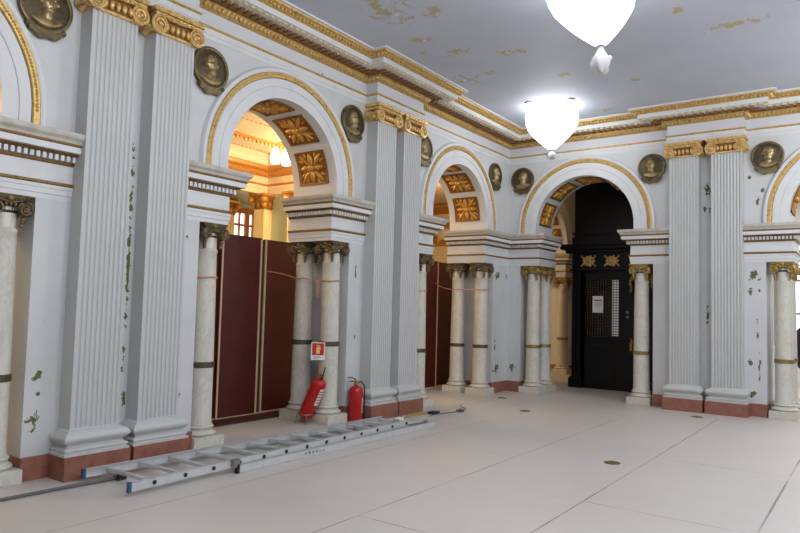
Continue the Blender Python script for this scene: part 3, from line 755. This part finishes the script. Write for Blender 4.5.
# ---------------------------------------------------------------- fire extinguishers
def extinguisher(name, label, loc, rot, lab_ang, hose=True, dz=0.0):
    r = thing(name, label, 'fire extinguisher', loc, 'fire extinguishers', rot)
    H = .50; R = .098
    m = MB(); m.lathe([(R*.93, 0), (R, .012), (R, H-.075)] + [(R*math.cos(t), H-.075+.075*math.sin(t)) for t in [PI/2*i/7 for i in range(1, 7)]] + [(.03, H), (.026, H+.015)], 32); m.obj('cylinder', EXTR, r, smooth=40)
    m = MB(); m.lathe([(.034, H+.005), (.034, H+.03), (.022, H+.035), (.022, H+.06), (.012, H+.062)], 16); m.ball((0, -.03, H+.045), .016, 8, 6); m.obj('valve', BRASS, r)
    m = MB(); m.tube([(0, 0, H+.055), (-.01, 0, H+.075), (-.06, 0, H+.105), (-.12, 0, H+.10)], .008, 6); m.obj('lever', BLACKP, r)
    m = MB(); m.tube([(0, 0, H+.045), (-.05, 0, H+.055), (-.10, 0, H+.05)], .008, 6); m.obj('handle', BLACKP, r)
    m = MB(); pts = [(.02, 0, H+.04), (.05, 0, H+.06), (.075, .0, H+.03), (.06, .0, H-.0)] if not hose else [(.02, 0, H+.04), (.07, .0, H+.05), (.115, 0, H-.0), (.122, 0, H-.12), (.12, 0, H-.3), (.122, 0, .12)]
    m.tube(pts, .0095, 7); m.obj('hose', BLACKP, r, smooth=70)
    if hose: m = MB(); m.tube([(.122, 0, .14), (.123, 0, .02)], [.01, .02], 8); m.obj('nozzle', BLACKP, r)
    # printed label: a curved sheet hugging the cylinder
    m = MB(); rows = []
    for rr in (R+.0006, R+.0018):
        rows.append([[ (rr*math.cos(lab_ang+a), rr*math.sin(lab_ang+a), z) for a in [-.55+1.1*i/8 for i in range(9)]] for z in (.12+dz, .33+dz)])
    g = rows[0]+rows[1][::-1]; g.append(g[0]); m.grid(g); lb = m.obj('label_sheet', WHITEP, r, smooth=60)
    m = MB(); rnd = random.Random(4)
    for i in range(5):
        z = .15+dz+.035*i; a0 = -.45; a1 = rnd.uniform(.1, .42)
        arc = [lab_ang+a0+(a1-a0)*k/5 for k in range(6)]
        g = [[(rr*math.cos(a), rr*math.sin(a), zz) for a in arc] for rr, zz in ((R+.0017, z), (R+.0026, z), (R+.0026, z+.014), (R+.0017, z+.014))]; g.append(g[0]); m.grid(g)
    m.obj('print', SIGNR, lb)
    return r
e1 = extinguisher('fire_extinguisher', 'red fire extinguisher tilted against the marble column under the sign', (-.27, -5.475, .095), None, 1.0, False, .07); e1.scale = (1.02, 1.02, 1.16)
st = thing('wire_stand', 'low wire stand holding the foot of the tilted fire extinguisher', 'stand', (-.25, -5.475, 0))
m = MB(); m.tube([(.125*math.cos(2*PI*k/20), .125*math.sin(2*PI*k/20), .13) for k in range(21)], .006, 6); m.obj('ring', STEEL, st)
for k in range(4):
    a = PI/4+PI/2*k; m = MB(); m.tube([(.125*math.cos(a), .125*math.sin(a), .13), (.135*math.cos(a), .135*math.sin(a), .006), (.165*math.cos(a), .165*math.sin(a), .006)], .006, 6); m.obj('leg', STEEL, st)
m = MB(); m.tube([(-.09, -.09, .05), (.09, .09, .05)], .005, 6); m.tube([(.09, -.09, .05), (-.09, .09, .05)], .005, 6); m.obj('crossbar', STEEL, st)
up = Vector((.37, .05, .80)).normalized(); q = up.to_track_quat('Z', 'X'); e1.rotation_euler = q.to_euler()
# turn the lever/hose plane so it hangs towards the room
e1.rotation_euler = (Matrix(((up.cross(Vector((.7, -.7, 0))).cross(up)).normalized(), up.cross((up.cross(Vector((.7, -.7, 0))).cross(up)).normalized()), up)).transposed()).to_euler()
extinguisher('fire_extinguisher', 'red fire extinguisher standing upright beside the middle fluted pilaster', (.125, -4.885, 0), (0, 0, .75), -.05)

# ---------------------------------------------------------------- aluminium extension ladder
lr = thing('extension_ladder', 'long aluminium extension ladder lying on the floor along the pilasters', 'ladder', (.8, -6.6, 0))
LL = (.8, -6.6, 0)
def stile(name, x0, y0, x1, y1, z0, z1, h, t, side):
    a = Vector((x0, y0, z0)); b = Vector((x1, y1, z1)); d = (b-a); dx = Vector((d.y, -d.x, 0)).normalized()
    m = MB()
    for (u0, u1, v0, v1) in ((0, .006, 0, h), (0, t, 0, .006), (0, t, h-.006, h)):     # C-shaped rail
        vs = []
        for e in (a, b):
            for u, v_ in ((u0, v0), (u1, v0), (u1, v1), (u0, v1)): vs.append(e + dx*(-side*u) + Vector((0, 0, v_)))
        m.add(vs, [(0,1,2,3), (7,6,5,4), (0,4,5,1), (1,5,6,2), (2,6,7,3), (3,7,4,0)])
    return m.obj(name, ALU, lr, LL, 0)
YA, YB = -8.97, -5.0
def fx(y, side):    # x of the fly section's outer faces
    t = (y-YA)/(YB-YA); return (1.12-.02*t) if side > 0 else (.40+.26*t)
def fz(y): return .04 + .03*(y-YA)/(YB-YA)
for sd in (1, -1): stile('fly_stile', fx(YA, sd), YA, fx(YB, sd), YB, fz(YA), fz(YB), .078, .028, sd)
BA, BB = -7.87, -4.45
def bx(y, side):
    t = (y-YA)/(YB-YA); return (1.16+.01*t) if side > 0 else (.355+.25*t)
for sd in (1, -1): stile('base_stile', bx(BA, sd), BA, bx(BB, sd), BB, .0, .0, .078, .03, sd)
y = -8.745
while y < YB:
    z = fz(y)+.04
    m = MB(); m.box((fx(y, -1)+.004, y-.02, z-.012), (fx(y, 1)-.004, y+.02, z+.014)); m.obj('rung', ALU, lr, LL, 50)
    m = MB(); m.tube([(fx(y, 1)-.002, y, z), (fx(y, 1)+.007, y, z)], .019, 10); m.obj('rung_plug', BLACKP, lr, LL, 50)
    y += .309
y = -7.6
while y < BB:
    m = MB(); m.box((bx(y, -1)+.004, y-.02, .02), (bx(y, 1)-.004, y+.02, .045)); m.obj('base_rung', ALU, lr, LL, 50)
    y += .309
for sd in (1, -1):
    x = fx(YA, sd); a, b = sorted((x+.004*sd, x-.034*sd))
    MB().box((a, YA-.012, .036), (b, YA+.012, .122)).obj('end_cap', BLUECAP, lr, LL, 0)
x = bx(BA, 1)
MB().box((x-.035, BA-.02, .0), (x+.006, BA+.01, .084)).obj('end_cap', BLACKP, lr, LL, 0)
MB().box((x-.05, BA-.06, .06), (x+.002, BA+.015, .13)).obj('guide_bracket', STEEL, lr, LL, 0)
m = MB(); rnd = random.Random(9); y = -6.98
for i in range(6):
    m.box((bx(y, 1)+.0006, y, .03), (bx(y, 1)+.0022, y+.03, .03+rnd.choice((.012, .022, .03)))); y += .055
m.obj('worn_print', GREYP, lr, LL, 0)

# ---------------------------------------------------------------- small things on the floor
def disc_plate(x, y, label):
    r = tag(MB().lathe([(.085, 0), (.085, .006), (.07, .01), (.03, .008), (.03, .004)], 24, Matrix.Translation((x, y, .0))).obj('floor_plate', FLANGE, None, (x, y, 0)), label, 'floor plate', 'round floor plates')
disc_plate(3.738, -4.962, 'small brass plate alone in the middle of the pale floor')
disc_plate(1.451, -2.229, 'small dark round plate on the floor before the corner columns')
disc_plate(.458, -1.081, 'small brass plate on a floor joint right beside the corner columns')
disc_plate(3.718, -.787, 'small brownish plate on the floor in front of the end-wall pilasters')
def strand(name, label, cat, pts, r, mat):
    cur = []
    P_ = [Vector(p) for p in pts]; P_ = [P_[0]]+P_+[P_[-1]]
    for i in range(1, len(P_)-2):
        for k in range(6):
            t = k/6; a, b, c, d = P_[i-1:i+3]
            cur.append(.5*((2*b)+(c-a)*t+(2*a-5*b+4*c-d)*t*t+(3*b-a-3*c+d)*t**3))
    cur.append(P_[-2])
    return tag(MB().tube(cur, r, 7).obj(name, mat, None, pts[0]), label, cat)
strand('electric_cable', 'thick grey cable on the floor running to the ladder\'s near end', 'cable', [(.46, -10.2, .016), (.48, -9.68, .016), (.5, -9.2, .016), (.53, -8.9, .016), (.54, -8.72, .016)], .014, CABLE)
m = MB().box((.5, -8.74, 0), (.585, -8.66, .03)); m.ball((.54, -8.7, .03), (.03, .03, .02), 8, 6)
tag(m.obj('cable_plug', BLACKP, None, (.54, -8.7, 0)), 'black plug on the floor under the ladder\'s near end', 'plug')
strand('loose_wire', 'thin loose wire curling on the floor past the ladder\'s far end', 'wire', [(.64, -3.75, .008), (.64, -3.55, .012), (.68, -3.35, .008), (.72, -3.15, .01), (.80, -3.0, .05), (.62, -2.8, .03), (.42, -2.5, .012), (.36, -2.38, .008)], .007, CABLE)
m = MB().box((.70, -3.12, 0), (.79, -3.02, .035)); m.ball((.75, -3.07, .035), (.035, .03, .02), 8, 6)
tag(m.obj('wire_connector', CABLE, None, (.75, -3.07, 0)), 'small grey connector on the loose floor wire', 'connector')
def rag(x, y, z, s, label, seed):
    rnd = random.Random(seed); m = MB(); n = 12; rows = []
    for i in range(7):
        R = s*math.sin(PI*(i+.35)/7.4); z_ = z + s*.75*(1-math.cos(PI*i/6))/2
        rows.append([(x+R*rnd.uniform(.65, 1.2)*math.cos(2*PI*k/n), y+R*rnd.uniform(.65, 1.2)*math.sin(2*PI*k/n), max(z, z_+rnd.uniform(-.01, .01))) for k in range(n)])
    m.grid(rows, True); m.add(rows[0], [tuple(range(n))[::-1]]); m.add(rows[-1], [tuple(range(n))])
    tag(m.obj('crumpled_rag', RAG, None, (x, y, z), 80), label, 'rag', 'white rags by the ladder')
rag(1.0, -5.04, .126, .06, 'larger white crumpled rag on the last step of the ladder\'s upper section', 2)
rag(1.04, -4.82, .046, .05, 'small white crumpled rag on the lowest far step of the ladder', 6)
m = MB(); m.tube([(1.12, -4.97, .091), (1.148, -4.85, .091), (1.152, -4.7, .091)], .012, 7); m.tube([(1.152, -4.7, .098), (1.152, -4.64, .098)], .019, 8)
tag(m.obj('metal_hook', STEEL, None, (1.14, -4.8, .08)), 'short grey metal hook lying on the ladder\'s far end', 'hook')
m = MB().box((.40, -4.20, 0), (.50, -3.62, .03))
tag(m.obj('timber_offcut', WOODY, None, (.45, -3.9, 0), 0), 'yellowish timber offcut on the floor before the middle pilasters', 'timber')
tag(MB().box((.47, -3.60, 0), (.59, -3.42, .03)).obj('dark_block', BLACKP, None, (.53, -3.5, 0), 0), 'small dark block at the end of the yellowish offcut', 'block')

# ---------------------------------------------------------------- black wooden doorway inside the end wall's arch
PY = 1.72
PL = (1.55, PY, 0)
pr = thing('wooden_portal', 'tall black wooden doorway with gilt rosettes filling the arch', 'doorway', PL)
def pbox(name, lo, hi, mat=BLACK, parent=None, smooth=0): return MB().box(lo, hi).obj(name, mat, parent or pr, PL, smooth)
for a, b in ((.68, .86), (2.26, 2.44)):
    m = MB(); m.box((a, PY, .24), (b, PY+.5, 2.52)); m.box((a+.05, PY-.015, .4), (b-.05, PY, 2.35))
    m.obj('door_pier', BLACK, pr, PL, 0)
    m = MB(); m.rects([(.05, 0), (.05, .19), (.03, .22), (.0, .25)], (b-a)/2, .26, Matrix.Translation(((a+b)/2, PY+.25, 0))); m.obj('plinth', BLACK, pr, PL, 0)
pbox('frieze', (.68, PY-.01, 2.52), (2.44, PY+.5, 2.86))
m = MB(); m.rects([(0, 2.48), (.03, 2.49), (.03, 2.525), (0, 2.53)], .88, .26, Matrix.Translation((1.55, PY+.25, 0)))
m.obj('architrave_moulding', BLACK, pr, PL, 0)
m = MB(); m.rects([(0, 2.85), (.05, 2.87), (.06, 2.92), (.14, 2.945), (.15, 3.0), (.18, 3.03), (.18, 3.05)], .95, .26, Matrix.Translation((1.55, PY+.25, 0)))
m.obj('cornice', BLACK, pr, PL, 0)
m = MB(); m.box((.70, PY+.06, 3.05), (2.40, PY+.5, 4.95)); m.box((.66, PY+.02, 3.06), (2.44, PY+.5, 3.22)); m.box((.66, PY+.03, 3.27), (2.44, PY+.5, 3.32))
for a, b in ((.82, 1.5), (1.6, 2.28)): m.box((a, PY+.045, 3.45), (b, PY+.06, 4.2))
m.obj('upper_panelling', BLACK, pr, PL, 0)
for x in (1.04, 1.54, 2.05):
    m = MB(); c = (x, PY-.02, 2.69)
    for k in range(10):
        t = 2*PI*k/10; rr = 1.0 if k % 2 else 1.18
        m.ball((x+.10*rr*math.cos(t), c[1], 2.69+.085*rr*math.sin(t)), (.032, .02, .03), 8, 6)
    for sx_ in (-1, 1):
        for sz in (-1, 1): m.tube([(x+sx_*.06, c[1]-.005, 2.69+sz*.05), (x+sx_*.13, c[1]-.01, 2.69+sz*.075), (x+sx_*.155, c[1]-.006, 2.69+sz*.10), (x+sx_*.13, c[1]-.004, 2.69+sz*.115)], .014, 6)
    m.lathe([(.085, 0), (.08, .015), (.055, .018)], 18, Matrix.Translation((x, PY-.01, 2.69)) @ Matrix.Rotation(PI/2, 4, 'X')); m.ball((x, c[1]-.012, 2.69), (.048, .03, .058), 10, 8)
    m.obj('rosette', GOLD, pr, PL, 60)
m = MB()
for k in range(5): m.ball((2.36+.012*math.sin(k*2), PY-.03, 2.16+.07*k), (.055-.006*abs(k-3), .035, .045), 8, 6)
m.obj('gilt_console', ANTG, pr, PL, 60)
m = MB()
for k in range(5): m.ball((1.935+.01*math.sin(k*2), PY-.02, 2.06+.065*k), (.04-.005*abs(k-3), .03, .042), 8, 6)
m.obj('gilt_console', ANTG, pr, PL, 60)
# the door leaf with its lattice
dl = MB()
for lo, hi in (((.84, 0.03), (.94, 2.48)), ((1.66, .03), (1.99, 2.48)), ((.94, 2.31), (1.66, 2.48)), ((.94, .03), (1.66, 1.10))):
    dl.box((lo[0], PY+.06, lo[1]), (hi[0], PY+.11, hi[1]))
dl.box((.86, PY+.06, .03), (.94, PY+.11, 2.48)); dl.box((1.02, PY+.045, .25), (1.58, PY+.06, .92))
door = dl.obj('door_leaf', BLACK, pr, PL, 0)
pbox('pane', (.94, PY+.125, 1.10), (1.66, PY+.135, 2.31), PANE, door)
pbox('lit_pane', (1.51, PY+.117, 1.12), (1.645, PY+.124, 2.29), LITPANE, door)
m = MB()
for k in range(1, 13): x = .94+.72*k/13; m.box((x-.006, PY+.075, 1.10), (x+.006, PY+.085, 2.31))
for k in range(1, 22): z = 1.10+1.21*k/22; m.box((.94, PY+.08, z-.006), (1.66, PY+.09, z+.006))
m.obj('lattice_grille', GRILL, door, PL, 0)
m = MB(); m.box((1.915, PY+.045, .84), (1.95, PY+.06, 1.06)); m.tube([(1.93, PY+.05, 1.02), (1.93, PY-.03, 1.0), (1.93, PY-.045, .95), (1.93, PY-.02, .84), (1.93, PY+.05, .84)], .012, 7); m.ball((1.93, PY+.02, 1.07), .022, 8, 6)
m.obj('door_handle', BRASS, door, PL)
m = MB()
for z in (1.52, 1.62): m.lathe([(.03, 0), (.03, .02), (.015, .025)], 14, Matrix.Translation((1.85, PY+.06, z)) @ Matrix.Rotation(PI/2, 4, 'X'))
m.obj('lock_rosette', GREYP, door, PL)
pbox('right_leaf', (2.01, PY+.06, .03), (2.26, PY+.11, 2.48))
pbox('threshold', (.84, PY+.03, 0), (2.26, PY+.2, .03))
nt = thing('paper_notice', 'white sheet of paper taped to the black door\'s lattice', 'notice', (1.22, PY+.07, 1.76))
NL = (1.22, PY+.07, 1.76)
MB().box((1.105, PY+.069, 1.60), (1.335, PY+.0725, 1.95)).obj('sheet', WHITEP, nt, NL, 0)
m = MB(); m.box((1.14, PY+.067, 1.845), (1.30, PY+.0695, 1.875))
m.obj('heading', GREYP, nt, NL, 0)
m = MB()
for k, (a, b) in enumerate(((1.15, 1.29), (1.14, 1.30), (1.16, 1.27), (1.18, 1.26))): m.box((a, PY+.067, 1.80-.03*k), (b, PY+.0695, 1.807-.03*k))
m.obj('print_lines', GREYP, nt, NL, 0)

# ---------------------------------------------------------------- lobby behind the end wall
LX = -.51; CL = 3.40
def WO(s, p, z): return (p+LX, s, z)
m = MB()
wbox(m, WO, CL+JAMB, 6.6, -TH, 0, 0, ZB); wbox(m, WO, CL+IMP, 6.6, -TH, 0, ZB, ZI)
wbox(m, WO, .8, CL-JAMB, -TH, 0, 0, ZB); wbox(m, WO, .8, CL-IMP, -TH, 0, ZB, ZI)
upper_wall(m, WO, .8, 6.6, CL); struct(m.obj('wall_lobby', WALL, smooth=30))
skirt('baseboard_lobby', WO, [(CL+JAMB, 6.5)])
struct(MB().box((-1.31, 6.6, 0), (12, 6.8, ZC)).obj('wall_rear', WHITE, smooth=0))
struct(MB().box((-1.31, .8, ZC), (12, 6.8, ZC+.2)).obj('ceiling_rear', CREAM, smooth=0))
struct(MB().box((3.35, .8, 0), (3.5, 6.6, ZC)).obj('wall_partition', WHITE, smooth=0))
archway(WO, CL, 'small arch with amber coffers glimpsed left of the black doorway', COFF, TRIM)
impost('warm-lit impost beyond the black doorway\'s corner-side columns', [(LX-TH, CL+IMP), (LX, CL+IMP), (LX, 6.5)])
put_col(LX+FX, CL+1.074, 'warm-lit marble column standing deeper, just left of the black doorway', ANTG)
# hall beyond the right-hand arch
for x in (4.35,):
    struct(MB().box((4.02, 2.9, 0), (4.29, 3.2, ZC)).obj('wall_warm_light_strip', WARMPINK, smooth=0))  # added strip, its pink paints the warm light on the pier's jamb
wn = struct(D.objects.new('window_1', None)); COL.objects.link(wn)
LITW = Mat('daylit_glass', (240, 244, 248), .2).emit((245, 248, 252), 1.6).m
WGREY = Mat('window_grey', (150, 140, 134), .5).m
m = MB()
struct(MB().box((4.0, 6.56, .95), (6.2, 6.6, 3.9)).obj('window_pane', LITW, wn, smooth=0))
for x in (4.0, 4.55, 5.1, 5.65, 6.2): m.box((x-.03, 6.50, .92), (x+.03, 6.58, 3.9))
for z in (.95, 1.7, 2.5, 3.2, 3.9): m.box((4.0, 6.50, z-.03), (6.2, 6.58, z+.03))
struct(m.obj('window_frame', WGREY, wn, smooth=0)); struct(MB().box((3.9, 6.42, .86), (6.3, 6.6, .92)).obj('window_sill', WHITE, wn, smooth=0))
ck = thing('coat_stand', 'black coat on a stand at the photo\'s right edge, seen through the arch', 'coat stand', (4.98, 3.05, 0))
m = MB(); m.lathe([(.2, 0), (.2, .02), (.03, .04), (.018, .08), (.018, 1.6), (.03, 1.62), (.02, 1.66)], 18); m.obj('pole', STEEL, ck)
m = MB(); rows = []
for R, z in ((.20, .62), (.25, .7), (.26, .95), (.25, 1.2), (.22, 1.36), (.12, 1.47), (.05, 1.52)):
    rows.append([(R*(1+.07*math.sin(5*t+z*3))*math.cos(t), .7*R*(1+.07*math.sin(5*t+z*3))*math.sin(t), z) for t in [2*PI*k/20 for k in range(20)]])
m.grid(rows, True); m.add(rows[0], [tuple(range(20))]); m.add(rows[-1], [tuple(range(20))]); m.obj('coat', BLACKP, ck, smooth=70)

# ---------------------------------------------------------------- warm-lit annex seen through the side arches
struct(MB().box((-10.5, -14, ZC), (-.8, 9, ZC+.2)).obj('ceiling_annex', CREAM, smooth=0))
def ceiling_band(x0, x1, z):
    r = struct(D.objects.new('trim_3', None)); COL.objects.link(r)
    struct(MB().box((x0, -13.5, z), (x1, -1.2, ZC)).obj('ceiling_beam', CREAM, r, smooth=0))
    for x in (x0, x1):
        pth = [(x, -13.5), (x, -1.2)]
        m = MB(); course(m, pth, 0, .11, (.085, .08, .09), z+.03, egg=True); m.box((x-.03, -13.5, z+.05), (x+.03, -1.2, z+.10)); struct(m.obj('egg_course', AGOLD, r))
ceiling_band(-3.35, -2.9, ZC-.14); ceiling_band(-5.0, -4.55, ZC-.14)
AW = -6.0; AE = -1.0
wpath = [(AW, -13.5), (AW, AE), (-2.2, AE)]
er = struct(D.objects.new('trim_4', None)); COL.objects.link(er)
for n, mt, prof in (('architrave', CREAM, [(0, 4.24), (.0, 4.36), (.03, 4.36), (.03, 4.44)]), ('gold_line', AGOLD, [(.04, 4.44), (.07, 4.46), (.04, 4.49)]), ('frieze', CREAM, [(0, 4.49), (0, 4.66)]),
                    ('gold_cornice', AGOLD, [(.02, 4.66), (.1, 4.70), (.14, 4.76), (.26, 4.80), (.28, 4.86)]), ('cornice_top', CREAM, [(.28, 4.86), (.34, 4.88), (.40, 5.0), (.40, 5.13)])):
    m = MB(); sweep(m, wpath, prof, inner=-.35); struct(m.obj(n, mt, er, smooth=20))
m = MB().box((-6.0, AE+.03, 0), (-2.2, AE+.3, 5.1)); struct(m.obj('wall_annex', GREENC, smooth=0))
def annex_pilaster(x, y, hx, hy, label, z1=4.23, loc_base=None):
    r = thing('annex_pilaster', label, 'pilaster', (x, y, 0), 'cream pilasters of the next room')
    T = Matrix.Translation((x, y, 0))
    m = MB(); m.rects([(.08, 0), (.08, .2), (.05, .22), (.05, .3), (.02, .33), (0, .38)], hx, hy); m.obj('base', CREAM2, r, smooth=0)
    m = MB(); poly = []
    nf = 5
    for (ax, ay, bx_, by) in ((-hx, -hy, hx, -hy), (hx, -hy, hx, hy), (hx, hy, -hx, hy), (-hx, hy, -hx, -hy)):
        a = Vector((ax, ay)); b = Vector((bx_, by)); d = b-a; nrm = Vector((-d.y, d.x)).normalized()
        poly.append(tuple(a))
        for k in range(nf):
            for i in range(5):
                q = a + d*((k+.15+.7*i/4)/nf) + nrm*(.025*math.sin(PI*i/4)); poly.append((q.x, q.y))
    m.prism(poly, .38, z1-.36); m.obj('shaft', CREAM2, r, smooth=30)
    m = MB(); m.rects([(0, z1-.37), (.02, z1-.35), (.0, z1-.33), (.02, z1-.12), (.08, z1-.06), (.1, z1-.05), (.1, z1)], hx, hy)
    for sx_ in (-1, 1):
        for sy in (-1, 1):
            m.ball((sx_*(hx+.05), sy*(hy+.05), z1-.14), .09, 8, 6)
        for k in range(3): m.ball((sx_*(hx+.02), -hy+hy*k, z1-.25), (.05, .06, .09), 7, 5); m.ball((-hx+hx*k, sx_*(hy+.02), z1-.25), (.06, .05, .09), 7, 5)
    m.obj('capital', AGOLD, r, smooth=60)
annex_pilaster(AW-.02, AE-.06, .17, .17, 'cream pilaster with gilt capital under the chandelier, beyond the extinguisher arch')
annex_pilaster(-4.98, AE-.02, .17, .12, 'cream pilaster glimpsed just above the fire-sign columns\' impost')
annex_pilaster(-8.0, -.64, .17, .2, 'far cream pilaster beside the annex window', 4.30)
annex_pilaster(-2.45, .45, .2, .2, 'yellow-lit pilaster seen through the side arch nearest the corner', 3.3)
struct(MB().box((-8.4, -14, 0), (-8.25, 9, ZC)).obj('wall_window_side', GREENC, smooth=0))
struct(MB().box((-8.25, -14, 4.36), (-6.36, 9, 4.5)).obj('ceiling_bay', GREENC, smooth=0))
wn = struct(D.objects.new('window_2', None)); COL.objects.link(wn)
struct(MB().box((-8.245, -.25, 1.2), (-8.22, .78, 4.1)).obj('window_pane', Mat('annex_daylit_glass', (250, 246, 236), .2).emit((255, 250, 238), 1.5).m, wn, smooth=0))
m = MB()
for yy, wd in ((-.22, .06), (.03, .015), (.30, .07), (.51, .015), (.74, .08)): m.box((-8.25, yy-wd, 1.2), (-8.15, yy+wd, 4.2))
for zz, wd in ((1.2, .06), (2.2, .04), (3.28, .09), (3.75, .03), (4.15, .08)): m.box((-8.25, -.28, zz-wd), (-8.16, .82, zz+wd))
struct(m.obj('window_frame', WFRAME, wn, smooth=0))
# end wall of the annex seen through the arch nearest the corner
er = struct(D.objects.new('trim_5', None)); COL.objects.link(er)
pth = [(-8.3, 7.0), (-1.3, 7.0)]
struct(MB().box((-8.3, 7.0, 0), (-1.3, 7.2, ZC)).obj('wall_annex_end', CREAM, smooth=0))
for n, mt, prof in (('lower_moulding', AGOLD, [(0, 3.7), (.08, 3.75), (.08, 3.9), (0, 3.95)]), ('upper_moulding', AGOLD, [(0, 4.3), (.1, 4.35), (.14, 4.5), (0, 4.52)]), ('crown', AGOLD, [(0, 4.8), (.15, 4.9), (.3, 5.0), (.3, 5.1)])):
    m = MB(); sweep(m, pth, prof); struct(m.obj(n, mt, er, smooth=20))
# chandelier
ch = thing('chandelier', 'brass chandelier with glowing white glass shades seen through the large side arch', 'chandelier', (-3.05, -3.28, ZC-.12)); ch.scale = (.9, .9, .95)
m = MB(); m.lathe([(.08, .126), (.08, .11), (.012, .1), (.012, -.02)], 14); m.obj('rod', AGOLD, ch)
m = MB(); m.lathe([(.09, 0), (.07, -.03), (.015, -.05), (.015, -.2), (.05, -.24), (.06, -.29), (.03, -.34), (.018, -.38), (.05, -.46), (.02, -.5)], 16); m.obj('stem', AGOLD, ch)
for k in range(6):
    a = 2*PI*k/6+.3
    m = MB(); m.tube([(0, 0, -.42), (.12*math.cos(a), .12*math.sin(a), -.36), (.24*math.cos(a), .24*math.sin(a), -.40), (.27*math.cos(a), .27*math.sin(a), -.50)], .014, 6)
    ar = m.obj('arm', AGOLD, ch)
    m = MB(); m.lathe([(.03, -.48), (.06, -.53), (.095, -.62), (.105, -.70), (.09, -.75), (.07, -.76)], 14, Matrix.Translation((.27*math.cos(a), .27*math.sin(a), 0))); m.obj('glass_shade', SHADE, ar, smooth=60)
